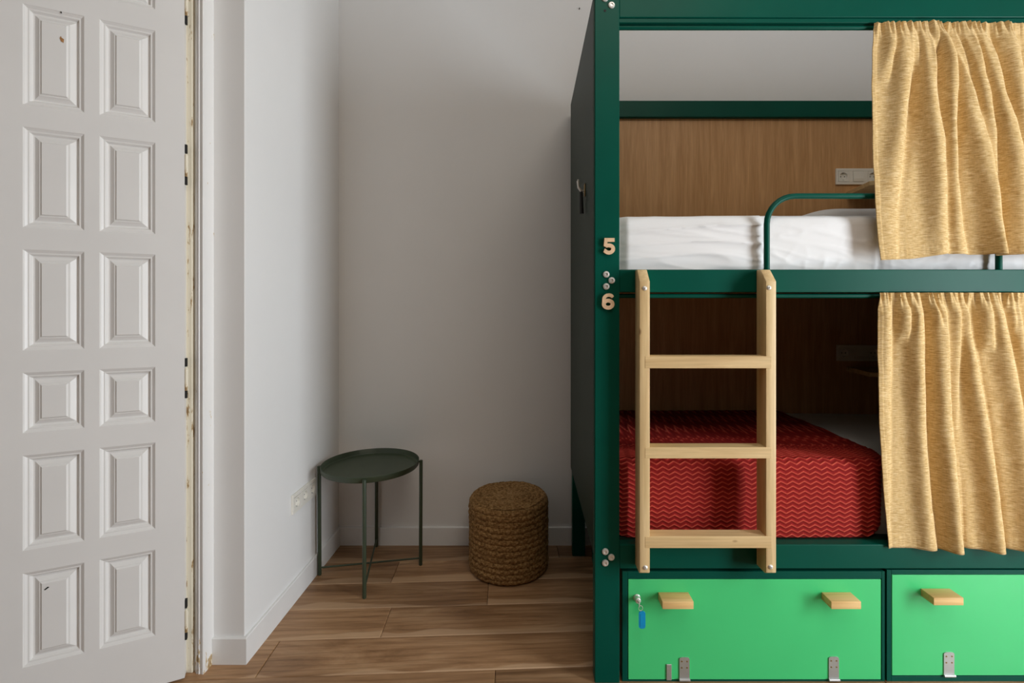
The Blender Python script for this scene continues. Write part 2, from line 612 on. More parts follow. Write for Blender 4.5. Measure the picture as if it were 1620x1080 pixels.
for (z0, z1) in rows:
    for (x0, x1) in cols:
        key = (round(z1 - z0, 3), round(x1 - x0, 3))
        if key not in cache:
            bm = B()
            hx, hz = (x1 - x0) / 2, (z1 - z0) / 2
            rr = [[bm.verts.new((sx * (hx - o), y, sz * (hz - o))) for sx, sz in ((-1, -1), (1, -1), (1, 1), (-1, 1))] for o, y in MP]
            for a, b in zip(rr, rr[1:]):
                for i in range(4):
                    j = (i + 1) % 4
                    bm.faces.new((a[i], a[j], b[j], b[i]))
            bm.faces.new(rr[-1])
            bmesh.ops.recalc_face_normals(bm, faces=bm.faces)
            o = obj('door_panel', bm, 'door')
            cache[key] = o
        else:
            o = cache[key].copy()
            COL.objects.link(o)
        o.parent = door
        o.location = ((x0 + x1) / 2, 0.0, (z0 + z1) / 2)
# painted-over hinges in the gap
for i, hz in enumerate((2.262, 1.722, 1.005, 0.195)):
    bm = B()
    tube(bm, [(-0.004, -0.004, -0.036), (-0.004, -0.004, 0.036)], 0.0062, 10)
    tube(bm, [(-0.004, -0.004, 0.036), (-0.004, -0.004, 0.041)], [0.005, 0.002], 10)
    hg = obj('hinge', bm, 'cream', smooth=40)
    hg.parent = door; hg.location = (0, 0, hz)
    for dz in (-0.048, 0.058):
        bm = B(); box(bm, -0.0065, 0.0012, -0.014, -0.0012, dz - 0.014, dz + 0.014)
        mg = obj('mortise_gap', bm, 'dark'); mg.parent = door; mg.location = (0, 0, hz)


def blob(name, m, u, z, pts, y):
    bm = B()
    a = [bm.verts.new((p[0], 0, p[1])) for p in pts]
    b = [bm.verts.new((p[0], 0.0006, p[1])) for p in pts]
    bm.faces.new(a); bm.faces.new(b[::-1])
    for i in range(len(pts)):
        j = (i + 1) % len(pts)
        bm.faces.new((a[i], a[j], b[j], b[i]))
    bmesh.ops.recalc_face_normals(bm, faces=bm.faces)
    o = obj(name, bm, m)
    o.parent = door
    o.location = (u, y, z)


yy = 0.0002
blob('paint_chip', 'chip', 0.3095, 2.068, [(-.003, -.010), (.003, -.007), (.006, .002), (.0035, .009), (.001, .004), (-.004, .001)], yy)
blob('nail_hole', 'dark', 0.3120, 2.162 - 0.012, [(-.0018, -.003), (.001, -.003), (.0012, .003), (-.001, .002)], 0.0002)
blob('nail_hole', 'dark', 0.3450, 0.398, [(-.006, .002), (.004, -.005), (.006, -.003), (-.002, .004)], 0.0002)

# second leaf of the pair, closed, beyond the left edge of the picture
door2 = bpy.data.objects.new('door_2', None)
COL.objects.link(door2)
door2.location = (-2.1435, 1.716, 0)
struct(door2)
door2.rotation_euler = (0, 0, PI)              # local +y faces the room
for ch in list(door.children):
    if ch.name.startswith(('door_leaf', 'door_panel', 'stile', 'rail')):
        c = ch.copy(); COL.objects.link(c); c.parent = door2
        c.location = (ch.location.x - LW, ch.location.y, ch.location.z)


# ================================================================== BUNK BED
YF = 1.628
S = 476.0


def fx(px, y=YF):
    return (px - CX) / F * y


def fz(py, y=YF):
    return H - (py - CY) / F * y


BX0, BX1, ZT = 0.2206, 2.270, 2.286
bed = thing('bunk_bed', (BX0, YF, 0), 'dark green two-level bunk bed frame with wooden back panels, numbered 5 and 6', 'bunk bed')
PX0, PX1 = 0.3025, 2.188
for (x0, x1) in ((BX0, PX0), (PX1, BX1)):
    bm = B(); box(bm, x0, x1, YF, YF + 0.05, 0, ZT, 0.0015)
    obj('post', bm, 'green', bed)
    xa, xb = (x0, x0 + 0.063) if x0 < 1 else (x1 - 0.063, x1)
    bm = B(); box(bm, xa, xb, 2.455, 2.503, 0, ZT, 0.0015)
    obj('post', bm, 'green', bed)
for (x0, x1) in ((0.2160, 0.2203), (2.2703, 2.2746)):
    bm = B(); box(bm, x0, x1, YF + 0.0015, 2.503, 0.43, 2.283, 0.0008)
    obj('side_panel', bm, 'green_panel', bed)
# front beams
bm = B(); box(bm, PX0, PX1, 1.6305, 1.668, 2.2125, ZT, 0.0025, 2)
box(bm, PX0, PX1, 1.6350, 1.664, 2.1975, 2.2125, 0.0015)
obj('top_beam', bm, 'green', bed)
bm = B(); box(bm, PX0, PX1, 1.6305, 1.668, 1.298, 1.374, 0.003, 2)
obj('middle_beam', bm, 'green', bed)
bm = B(); box(bm, PX0, PX1, 1.6305, 1.668, 0.378, 0.4585, 0.003, 2)
obj('lower_beam', bm, 'green', bed)
bm = B(); box(bm, 0.284, 2.207, 2.463, 2.503, 2.204, ZT, 0.002)
obj('back_beam', bm, 'green', bed)
for (z0, z1) in ((1.36, 2.2035), (0.44, 1.33)):
    bm = B(); box(bm, 0.284, 2.207, 2.486, 2.498, z0, z1)
    obj('back_panel', bm, 'veneer', bed)
for (z0, z1) in ((1.338, 1.3745), (0.430, 0.4585)):
    bm = B(); box(bm, 0.2215, 2.269, 1.6685, 2.455, z0, z1)
    obj('bed_base', bm, 'green_panel', bed)
for x0, x1 in ((0.2215, 0.2835), (2.207, 2.269)):
    bm = B(); box(bm, x0, x1, 1.678, 2.455, 2.21, ZT - 0.003, 0.002)
    obj('end_beam', bm, 'green', bed)
# curtain rods
for zz, yy in ((2.1885, 1.650), (1.2865, 1.650)):
    bm = B(); tube(bm, [(PX0, yy, zz), (PX1, yy, zz)], 0.0075, 14)
    obj('curtain_rod', bm, 'green', bed, smooth=40)
# guard rail
gx0, gx1, gy, gz, gr, R = fx(1213, 1.648), fx(1580, 1.648), 1.648, 1.622, 0.0095, 0.095
pts = [(gx0, gy, 1.372), (gx0, gy, gz - R)]
for a in range(1, 9):
    t = a / 8 * PI / 2
    pts.append((gx0 + R - R * math.cos(t), gy, gz - R + R * math.sin(t)))
for a in range(0, 9):
    t = a / 8 * PI / 2
    pts.append((gx1 - R + R * math.sin(t), gy, gz - R + R * math.cos(t)))
pts.append((gx1, gy, 1.372))
bm = B(); tube(bm, pts, gr, 16)
obj('guard_rail', bm, 'green', bed, smooth=40)
# bolts
bolt_px = [(957, -2), (967.4, 8.5), (959, 434), (967.6, 443.5), (959, 453), (957.5, 872), (967, 881), (957.5, 890)]
for px, py in bolt_px:
    bm = B()
    lathe(bm, [(0.0112, 0.0), (0.0112, 0.0016), (0.0098, 0.0040), (0.0055, 0.0050), (0.0050, 0.0020), (0.0, 0.0020)], 20,
          Matrix.Translation((fx(px), YF, fz(py))) @ FACE_CAM)
    obj('bolt', bm, 'chrome', bed, smooth=35)
bm = B(); lathe(bm, [(0.0042, 0.0), (0.0042, 0.0004), (0.0, 0.0004)], 14, Matrix.Translation((fx(957), YF, fz(17))) @ FACE_CAM)
obj('bolt_hole', bm, 'dark', bed)


def outline(pts_list, name, m, parent, y0, y1):
    pass


def stroke_poly(center, width):
    """offset a 2-D centre line on both sides -> list of quads-ready (left,right)"""
    L, Rr = [], []
    n = len(center)
    for i in range(n):
        a = Vector(center[max(i - 1, 0)]); b = Vector(center[min(i + 1, n - 1)])
        t = (b - a).normalized()
        nn = Vector((-t.y, t.x))
        wd = width[i] if isinstance(width, list) else width
        L.append(Vector(center[i]) + nn * wd / 2)
        Rr.append(Vector(center[i]) - nn * wd / 2)
    return L, Rr


def add_strip(bm, L, Rr, d, closed=False):
    n = len(L)
    fr = [(bm.verts.new((a.x, -d, a.y)), bm.verts.new((b.x, -d, b.y))) for a, b in zip(L, Rr)]
    bk = [(bm.verts.new((a.x, 0, a.y)), bm.verts.new((b.x, 0, b.y))) for a, b in zip(L, Rr)]
    rng = range(n) if closed else range(n - 1)
    for i in rng:
        j = (i + 1) % n
        bm.faces.new((fr[i][0], fr[i][1], fr[j][1], fr[j][0]))
        bm.faces.new((bk[i][0], bk[j][0], bk[j][1], bk[i][1]))
        bm.faces.new((fr[i][0], fr[j][0], bk[j][0], bk[i][0]))
        bm.faces.new((fr[i][1], bk[i][1], bk[j][1], fr[j][1]))
    if not closed:
        for i in (0, n - 1):
            bm.faces.new((fr[i][0], bk[i][0], bk[i][1], fr[i][1]))


def arc(cx, cy, rx, ry, a0, a1, n):
    return [(cx + rx * math.cos(math.radians(a0 + (a1 - a0) * i / n)), cy + ry * math.sin(math.radians(a0 + (a1 - a0) * i / n))) for i in range(n + 1)]


# digit "5" (unit box: 0..0.8 wide, 0..1 high), bold
def digit5(bm):
    add_strip(bm, *stroke_poly([(0.12, 0.885), (0.76, 0.885)], 0.23), 0.203)
    add_strip(bm, *stroke_poly([(0.225, 0.98), (0.185, 0.50)], 0.21), 0.197)
    c = [(0.10, 0.535), (0.19, 0.565)] + arc(0.40, 0.325, 0.275, 0.225, 118, -150, 20) + [(0.10, 0.235)]
    add_strip(bm, *stroke_poly(c, [0.12, 0.20] + [0.235] * 21 + [0.24]), 0.20)


def digit6(bm):
    c = arc(0.40, 0.335, 0.27, 0.215, 90, 450, 28)[:-1]
    n = len(c)
    L, Rr = [], []
    for i in range(n):
        v = Vector((c[i][0] - 0.40, c[i][1] - 0.335))
        u = v.normalized()
        L.append(Vector(c[i]) + u * 0.125)
        Rr.append(Vector(c[i]) - u * 0.115)
    add_strip(bm, L, Rr, 0.20, closed=True)
    c = [(0.70, 0.76)] + arc(0.44, 0.62, 0.31, 0.275, 55, 185, 14) + [(0.13, 0.36)]
    add_strip(bm, *stroke_poly(c, [0.17] + [0.21] * 15 + [0.24]), 0.205)


for fn, px, py, lab in ((digit5, 952.5, 402.5, 'pale wooden number 5'), (digit6, 951.5, 489.5, 'pale wooden number 6')):
    bm = B()
    fn(bm)
    bmesh.ops.recalc_face_normals(bm, faces=bm.faces)
    sz = 0.0535
    bm.transform(Matrix.Translation((fx(px), YF - 0.0003, fz(py))) @ Matrix.Diagonal((sz * 0.98, sz, sz, 1)))
    o = obj('bunk_number', bm, 'mdf', bed)
    o['label'] = lab

# ---------------------------------------------------------------- ladder
lad = thing('ladder', (0.572, 1.597, 0.398), 'light pine ladder with three rungs screwed to the front of the green bunk bed', 'ladder')
RW = 0.0325
rails = [(0.3550, 0.3550 + RW), (0.7584, 0.7584 + RW)]
YL0, YL1 = 1.5630, 1.6300
for (x0, x1) in rails:
    bm = B()
    prism(bm, [(YL0, 0.4015), (YL0, 1.331), (1.602, 1.371), (YL1, 1.371), (YL1, 0.393), (1.575, 0.3945)], 'x', x0, x1)
    bmesh.ops.bevel(bm, geom=list(bm.edges), offset=0.0022, segments=2, profile=0.5, affect='EDGES')
    obj('rail', bm, 'pine_z', lad, smooth=40)
for (z0, z1) in ((1.0535, 1.0920), (0.7660, 0.8015), (0.4800, 0.5175)):
    bm = B(); box(bm, rails[0][0] + 0.0165, rails[1][1] - 0.0150, YL0 - 0.0007, 1.611, z0, z1, 0.0012)
    obj('rung', bm, 'pine_x', lad)
for px, py, in ((1020, 456), (1216.5, 455), (1021, 897.5), (1219, 896.5)):
    bm = B()
    lathe(bm, [(0.0078, 0.0), (0.0074, 0.0012), (0.0052, 0.0034), (0.0026, 0.0042), (0.0022, 0.0022), (0, 0.0022)], 18,
          Matrix.Translation((fx(px, YL0), YL0, fz(py, YL0))) @ FACE_CAM)
    obj('screw', bm, 'chrome', lad, smooth=40)

# ---------------------------------------------------------------- storage lockers under the bed
YC = 1.634


def locker(x0, x1, ztop, fx0, fx1, fz0, fz1, label, handles, hinges, first):
    lk = thing('storage_locker', ((x0 + x1) / 2, YC, 0), label, 'locker', 'storage lockers under the lower bunk')
    bm = B()
    yb = 2.42
    t = 0.016
    g = 0.0022
    # open-fronted case: frame bars round the flap, sides, top, base and back
    box(bm, x0, fx0 - g, YC, yb, 0.001, ztop, 0.0008)
    box(bm, fx1 + g, x1, YC, yb, 0.001, ztop, 0.0008)
    box(bm, fx0 - g, fx1 + g, YC, yb, fz1 + g, ztop, 0.0008)
    box(bm, fx0 - g, fx1 + g, YC, yb, 0.001, max(fz0 - g, 0.0025), 0.0004)
    box(bm, fx0 - g, fx1 + g, yb - 0.012, yb, fz0, fz1)
    obj('case', bm, 'green', lk)
    bm = B(); box(bm, fx0, fx1, YC + 0.0006, YC + t, fz0, fz1, 0.0010)
    obj('flap_door', bm, 'lime', lk)
    for (hx0, hx1, hz) in handles:
        bm = B(); box(bm, hx0, hx1, 1.5815, YC + 0.0008, hz - 0.0245, hz, 0.0014, 2)
        obj('handle', bm, 'handle', lk, smooth=40)
    for (hx0, hx1, ht) in hinges:
        bm = B()
        r = 0.010
        p = [(hx0, fz0 - 0.002), (hx1, fz0 - 0.002), (hx1, ht - r * 0.6)] + [(hx1 - r + r * math.cos(a), ht - r * 0.6 + r * 0.6 * math.sin(a)) for a in (0.5, 1.0, 1.5)] + \
            [(hx0 + r - r * math.cos(a), ht - r * 0.6 + r * 0.6 * math.sin(a)) for a in (1.5, 1.0, 0.5)] + [(hx0, ht - r * 0.6)]
        prism(bm, p, 'y', YC - 0.0022, YC + 0.0004)
        tube(bm, [(hx0 - 0.001, YC - 0.004, fz0 + 0.002), (hx1 + 0.001, YC - 0.004, fz0 + 0.002)], 0.0045, 10)
        h = obj('hinge', bm, 'steel', lk)
        for sx in (hx0 + 0.008, hx1 - 0.008):
            for sz in (ht - 0.013, ht - 0.034):
                bm = B(); lathe(bm, [(0.0026, 0), (0.0024, 0.0010), (0, 0.0012)], 10, Matrix.Translation((sx, YC - 0.0022, sz)) @ FACE_CAM)
                obj('screw', bm, 'brass', h)
        if not first:
            pass
    return lk


lk1 = locker(fx(985), fx(1402), 0.3672, fx(994.5), fx(1396), 0.0065, fz(918), 'bright green storage locker under the ladder, with a key in its lock',
             [(0.4328, 0.5335, 0.2983), (0.9780, 1.0745, 0.2983)],
             [(fx(1075.5), fx(1091.5), fz(1041)), (fx(1312.5), fx(1328.5), fz(1040))], True)
bm = B(); box(bm, fx(1055), fx(1063), YC - 0.0030, YC + 0.0003, 0.006, fz(1052), 0.0008)
obj('latch_strip', bm, 'steel', lk1)
LX, LZ = fx(1008.0, 1.630), fz(946.0, 1.630)
bm = B()
lathe(bm, [(0.0118, 0.0), (0.0118, 0.003), (0.0098, 0.005), (0.0092, 0.020), (0.0075, 0.0215), (0.0, 0.0215)], 24, Matrix.Translation((LX, YC + 0.0008, LZ)) @ FACE_CAM)
obj('lock', bm, 'chrome', lk1, smooth=40)
lk2 = locker(fx(1405), 2.183, 0.3720, fx(1413.5), 2.168, fz(1070.5), fz(911), 'bright green storage locker under the lower curtain, without a key',
             [(1.3090, 1.4055, 0.3105), (1.960, 2.0565, 0.3105)], [(fx(1495), fx(1511.5), fz(1033)), (1.93, 1.965, fz(1033))], False)

# key left in the lock, with tag
KY = YC + 0.0008 - 0.0217
ky = thing('key', (LX, KY, LZ), 'small key with a blue plastic tag hanging in the green locker lock', 'key')
bm = B(); box(bm, LX - 0.0012, LX + 0.0012, KY - 0.010, KY - 0.0002, LZ - 0.004, LZ + 0.004)
lathe(bm, [(0.0075, -0.0010), (0.0075, 0.0010), (0.0035, 0.0010), (0.0035, -0.0010), (0.0075, -0.0010)], 18,
      Matrix.Translation((LX, KY - 0.0165, LZ - 0.001)) @ Matrix.Rotation(PI / 2, 4, 'Y') @ Matrix.Rotation(0.3, 4, 'X'))
obj('key_blade', bm, 'chrome', ky, smooth=40)
bm = B()
rc = [(LX + 0.004 + 0.0065 * math.cos(t), KY - 0.0165, LZ - 0.0125 + 0.0085 * math.sin(t)) for t in [2 * PI * i / 16 for i in range(17)]]
tube(bm, rc, 0.0008, 6, caps=False)
obj('key_ring', bm, 'chrome', ky, smooth=40)
bm = B()
tx, tz = LX + 0.0085, LZ - 0.050


def rrect(cx, cz, wx, wz, r, n=4):
    pts = []
    for (sx, sz, a0) in ((1, 1, 0), (-1, 1, 90), (-1, -1, 180), (1, -1, 270)):
        for i in range(n + 1):
            a = math.radians(a0 + 90 * i / n)
            pts.append((cx + sx * (wx / 2 - r) + r * math.cos(a), cz + sz * (wz / 2 - r) + r * math.sin(a)))
    return pts


prism(bm, rrect(tx, tz, 0.0215, 0.056, 0.008), 'y', KY - 0.0185, KY - 0.0155)
prism(bm, rrect(tx, tz, 0.0135, 0.040, 0.003), 'y', KY - 0.0192, KY - 0.0185)
obj('key_tag', bm, 'blue', ky)

# ---------------------------------------------------------------- hook on the bed's side panel
hkY, hkZ, hkX = 1.862, 1.700, 0.2158
# screwed to the bed, so a part of it
bm = B(); box(bm, hkX - 0.004, hkX, hkY - 0.011, hkY + 0.011, hkZ - 0.030, hkZ + 0.016, 0.0015)
hk = obj('coat_hook', bm, 'brass', bed)
hk['label'] = 'small brass and steel hook with a black strap'
for dy in (-0.011, 0.010):
    bm = B()
    tube(bm, [(hkX - 0.003, hkY + dy * 0.3, hkZ - 0.012), (hkX - 0.016, hkY + dy * 0.6, hkZ - 0.010), (hkX - 0.026, hkY + dy, hkZ + 0.004), (hkX - 0.028, hkY + dy * 1.3, hkZ + 0.030)], [0.004, 0.0035, 0.003, 0.0035], 10)
    obj('prong', bm, 'chrome', hk, smooth=50)
bm = B()
tube(bm, [(hkX - 0.016, hkY - 0.0066, hkZ - 0.0152), (hkX - 0.015, hkY - 0.0066, hkZ - 0.060), (hkX - 0.014, hkY - 0.007, hkZ - 0.098)], [0.0060, 0.0075, 0.008], 8)
obj('strap', bm, 'black', hk, smooth=50)['label'] = 'short black strap'


# ---------------------------------------------------------------- mattresses, sheets, blanket
def mattress(name, x0, x1, y0, y1, z0, z1, wrinkle, label):
    nx, nz, ny = 300, 34, 26
    r = 0.028
    P = []
    prof = []
    for i in range(nz + 1):
        prof.append((y0, z0 + (z1 - r - z0) * i / nz))
    for i in range(1, 7):
        a = i / 6 * PI / 2
        prof.append((y0 + r - r * math.cos(a), z1 - r + r * math.sin(a)))
    for i in range(1, ny + 1):
        prof.append((y0 + r + (y1 - y0 - r) * i / ny, z1))
    prof.append((y1, z1 - 0.02))
    prof.append((y1, z0))
    for i, (y, z) in enumerate(prof):
        row = []
        for j in range(nx + 1):
            x = x0 + (x1 - x0) * j / nx
            dx = dy = dz = 0.0
            if i < len(prof) - 1:
                h = wrinkle(x, z, y)
                if i <= nz:
                    dy = -h
                    # soft belly
                    dy += -0.003 * math.sin(PI * min(1, max(0, (z - z0) / (z1 - z0))))
                else:
                    dz = 0.0 if i >= len(prof) - 2 else 0.4 * h + 0.004 * math.sin((x - x0) * 2.1)
            if i <= nz + 6 and x < 0.34:
                dy += 0.016 * min(1.0, (0.34 - x) / 0.03)      # tucked behind the post
            ex = min(x - x0, x1 - x)
            if ex < 0.012:
                q = 1 - ex / 0.012
                dy += 0.02 * q * q if i <= nz + 6 else 0
                dz -= 0.012 * q * q if nz < i < len(prof) - 2 else 0
            row.append((x, y + dy, z + dz))
        P.append(row)
    bm = B()
    V = grid(bm, P)
    bm.faces.new([V[i][0] for i in range(len(V))][::-1])
    bm.faces.new([V[i][-1] for i in range(len(V))])
    bm.faces.new([v for v in V[0]] + [v for v in V[-1]][::-1])
    bmesh.ops.recalc_face_normals(bm, faces=bm.faces)
    o = obj(name, bm, 'cotton', None, smooth=60, origin=((x0 + x1) / 2, (y0 + y1) / 2, z0))
    return tag(o, label, 'mattress')


def ridged(v):
    return 1 - abs(v)


def wr_up(x, z, y):
    # long creases in the sheet, pulled together near the guard rail
    t = (x - 0.25)
    if x < 0.80:
        zz = z - 0.012 * math.sin((x - 0.3) * 6.0)
        a = ridged(noise.noise((x * 3.2 + 3.1, zz * 38 + x * 4, 1.7))) ** 5
        b = ridged(noise.noise((x * 2.0 + 8.1, zz * 22 - x * 2.5, 5.2))) ** 6
        return (0.0045 * a + 0.0065 * b) * min(1, 0.35 + t * 1.7)
    s = 0.0
    a = ridged(noise.noise((x * 9 + z * 6, z * 34 + x * 5, 9.7))) ** 6
    c = ridged(noise.noise((x * 16, z * 14 - x * 9, 2.2))) ** 6
    low = max(0.0, 1 - (z - 1.376) / 0.09)
    g = -0.010 * math.exp(-((x - 0.795) / 0.008) ** 2)
    g2 = -0.006 * math.exp(-((x - (1.195 + 0.25 * max(0, 1.5 - z) * 0.15)) / 0.010) ** 2)
    return 0.0025 * a + 0.0028 * c * (0.25 + low) + g + g2


up = mattress('mattress', 0.287, 2.178, 1.6760, 2.478, 1.3760, 1.5610, wr_up, 'white sheeted mattress on the upper bunk, its side wrinkled')
lowm = mattress('mattress', 0.296, 2.178, 1.706, 2.472, 0.4600, 0.7090, lambda x, z, y: 0.002 * ridged(noise.noise((x * 5, z * 12, y * 6))) ** 4,
                'white sheeted mattress on the lower bunk, mostly under the red blanket')

# folded pillow at the head of the upper bunk
bm = B()
P = []
px0, px1, py0, py1, pz0, pz1 = 1.195, 1.86, 2.02, 2.45, 1.5685, 1.668
NU, NV = 48, 36
def sgnpow(c, p):
    return math.copysign(abs(c) ** p, c)
for i in range(NV + 1):
    ph = -PI / 2 + PI * i / NV
    row = []
    for j in range(NU):
        th = 2 * PI * j / NU
        x = (px0 + px1) / 2 + (px1 - px0) / 2 * sgnpow(math.cos(ph), 0.32) * sgnpow(math.cos(th), 0.35)
        y = (py0 + py1) / 2 + (py1 - py0) / 2 * sgnpow(math.cos(ph), 0.32) * sgnpow(math.sin(th), 0.35)
        z = (pz0 + pz1) / 2 + (pz1 - pz0) / 2 * sgnpow(math.sin(ph), 0.6)
        h = noise.noise((x * 9, y * 9, z * 14))
        z += 0.004 * h
        row.append((x, y, max(z, pz0)))
    P.append(row)
V = [[bm.verts.new(p) for p in row] for row in P]
for i in range(NV):
    for j in range(NU):
        j2 = (j + 1) % NU
        bm.faces.new((V[i][j], V[i][j2], V[i + 1][j2], V[i + 1][j]))
bmesh.ops.remove_doubles(bm, verts=bm.verts, dist=1e-5)
bmesh.ops.recalc_face_normals(bm, faces=bm.faces)
tag(obj('pillow', bm, 'cotton', None, smooth=60, origin=(1.53, 2.23, 1.5625)), 'flat white pillow lying on the upper bunk behind the guard rail', 'pillow')

# red chevron blanket
bm = B()
YB0, ZB0, ZB1, RB = 1.6760, 0.4610, 0.7265, 0.030
prof = []           # (s, y, z, ny, nz)
s = 0.0
STEP = 0.0021
nfront = int((ZB1 - RB - ZB0) / STEP)
for i in range(nfront + 1):
    z = ZB0 + (ZB1 - RB - ZB0) * i / nfront
    prof.append((z - ZB0, YB0, z, -1.0, 0.0))
s0 = ZB1 - RB - ZB0
na = int(RB * PI / 2 / STEP)
for i in range(1, na + 1):
    a = i / na * PI / 2
    prof.append((s0 + RB * a, YB0 + RB - RB * math.cos(a), ZB1 - RB + RB * math.sin(a), -math.cos(a), math.sin(a)))
s1 = s0 + RB * PI / 2
y = YB0 + RB
d = STEP
while y < 2.470:
    y = min(y + d, 2.470)
    prof.append((s1 + y - YB0 - RB, y, ZB1, 0.0, 1.0))
    d = STEP if y < 1.78 else min(d * 1.15, 0.03)
NX = 300
ROW, ZIG, AMP = 0.0163, 0.0400, 0.0052
rid = []
P = []
for (s, y, z, ny, nz) in prof:
    xr = 1.2115 + 0.064 * min(1.0, max(0.0, (s - s0 + 0.01) / 0.16)) ** 0.8
    low = min(1.0, max(0.0, (s) / 0.05))
    xr -= 0.030 * (1 - low) ** 2
    row = []
    for j in range(NX + 1):
        u = j / NX
        x = 0.2880 + (xr - 0.2880) * u
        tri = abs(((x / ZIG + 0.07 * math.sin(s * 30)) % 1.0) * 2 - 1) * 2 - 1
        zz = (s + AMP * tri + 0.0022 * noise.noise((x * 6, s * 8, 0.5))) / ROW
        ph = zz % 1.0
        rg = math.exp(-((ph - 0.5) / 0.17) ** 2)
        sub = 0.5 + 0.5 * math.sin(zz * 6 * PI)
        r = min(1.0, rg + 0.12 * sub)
        hgt = 0.0032 * rg + 0.0006 * sub
        # edges
        ex = min((xr - x), (x - 0.2880))
        q = max(0.0, 1 - ex / 0.022)
        rnd_ = 0.012 * q * q
        blg = 0.004 * math.sin(PI * min(1, s / (s1 + 0.01))) + 0.004 * noise.noise((x * 4, s * 5, 3.3))
        hh = hgt + blg - rnd_
        if x < 0.34 and nz < 0.99:
            hh -= 0.016 * min(1.0, (0.34 - x) / 0.03)
        row.append((x, y + ny * hh, z + nz * (hgt + 0.004 * noise.noise((x * 4, y * 4, 7.3)) - rnd_ * 0.6)))
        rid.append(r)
    P.append(row)
grid(bm, P)
bmesh.ops.recalc_face_normals(bm, faces=bm.faces)
bm.normal_update()
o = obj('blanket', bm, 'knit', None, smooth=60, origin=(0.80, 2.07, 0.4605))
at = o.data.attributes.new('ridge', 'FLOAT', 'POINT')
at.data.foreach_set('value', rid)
so = o.modifiers.new('thickness', 'SOLIDIFY'); so.thickness = 0.005; so.offset = -1
tag(o, 'red chevron-knit blanket covering the foot of the lower bunk', 'blanket')


# ---------------------------------------------------------------- curtains
def curtain(crests, edge, right, ztop, zbot, yrod, ybase, label, seed):
    """crests: list of (ys, xs, amps); pixel positions of fold crests turned into metres at the curtain's depth"""
    yn = 1.605
    NXc, NZc = 430, 150
    yt = CY + (H - ztop) * F / yn
    P = []
    rnd2 = random.Random(seed)
    offs = [rnd2.uniform(0, 6.28) for _ in range(8)]
    for i in range(NZc + 1):
        v = i / NZc
        vz = v ** 1.25
        rows = []
        z_mid = ztop + (zbot(1500) - ztop) * vz
        py = CY + (H - z_mid) * F / yn
        L = float(np.interp(py, edge[0], edge[1]))
        cs = []
        for ys, xs, am, wl in crests:
            a = float(np.interp(py, ys, am)) * (0.45 + 0.55 * min(1.0, max(0.0, (py - yt) / 34.0)))
            if a > 1e-5:
                cs.append((float(np.interp(py, ys, xs)), a, wl))
        top = math.exp(-((py - yt) / 17.0) ** 2)
        head = math.exp(-((py - yt - 5) / 9.0) ** 2)
        for j in range(NXc + 1):
            u = j / NXc
            px = L + (right - L) * u
            h = 0.0
            for cxp, a, wl in cs:
                dd = px - cxp
                pl = min(9.0, wl * 0.75)
                if dd < -pl:
                    h += 1.45 * a * math.exp(-((dd + pl) / (wl * 0.85)) ** 2 * 0.5)
                elif dd < 0:
                    q = (dd + pl) / pl
                    h += 1.45 * a * (1 - 0.24 * q * q)
                else:
                    h += 1.45 * a * 0.76 * math.exp(-(dd / (wl * 0.20 + 1.0)) ** 2 * 0.5)
                h -= 0.5 * a * math.exp(-((dd - wl * 0.75) / (wl * 0.42)) ** 2 * 0.5)
            # gathers under the heading
            g = math.sin(px * 0.62 + offs[0] + 1.3 * math.sin(px * 0.11)) + 0.6 * math.sin(px * 1.13 + offs[1])
            h += 0.0040 * top * g
            # slow drape
            h += 0.004 * math.sin(px * 0.021 + vz * 1.7 + offs[2]) * vz + 0.0016 * noise.noise((px * 0.05, py * 0.02, offs[3]))
            # puckers above the hem
            zb = zbot(px)
            z = ztop + (zb - ztop) * vz
            hem = max(0.0, 1 - abs((z - zb - 0.026)) / 0.022)
            h += 0.0020 * hem * noise.noise((px * 0.24, z * 30, offs[4]))
            if z - zb < 0.040:
                h += 0.0012
            # side hem, doubled cloth
            if px - L < 7:
                h += 0.0012
            yb_ = yrod + (ybase - yrod) * min(1.0, vz / 0.22) ** 0.7
            h += 0.002 * head * g * 0.3
            X = (px - CX) / F * yn
            X += 0.0015 * noise.noise((px * 0.08, py * 0.05, offs[5]))
            yy_ = min(yb_ - h, 1.6292)
            if px > 1866:
                yy_ = min(yy_, 1.6258)
            rows.append((X, yy_, z))
        P.append(rows)
    bm = B()
    grid(bm, P)
    bmesh.ops.recalc_face_normals(bm, faces=bm.faces)
    o = obj('curtain', bm, 'curtain', None, smooth=80, origin=((1640 - CX) / F * yn, ybase, zbot(1500)))
    so = o.modifiers.new('thickness', 'SOLIDIFY'); so.thickness = 0.0016; so.offset = 0
    return tag(o, label, 'curtain')


def beyond(start, n, step, y0, y1, seed, slant):
    r = random.Random(seed)
    out = []
    x = start
    for i in range(n):
        x += step * r.uniform(0.7, 1.25)
        a = r.uniform(0.014, 0.026)
        out.append(([y0, (y0 + y1) / 2, y1], [x, x + slant * 0.5, x + slant], [a * 0.7, a, a], r.uniform(9, 15)))
    return out


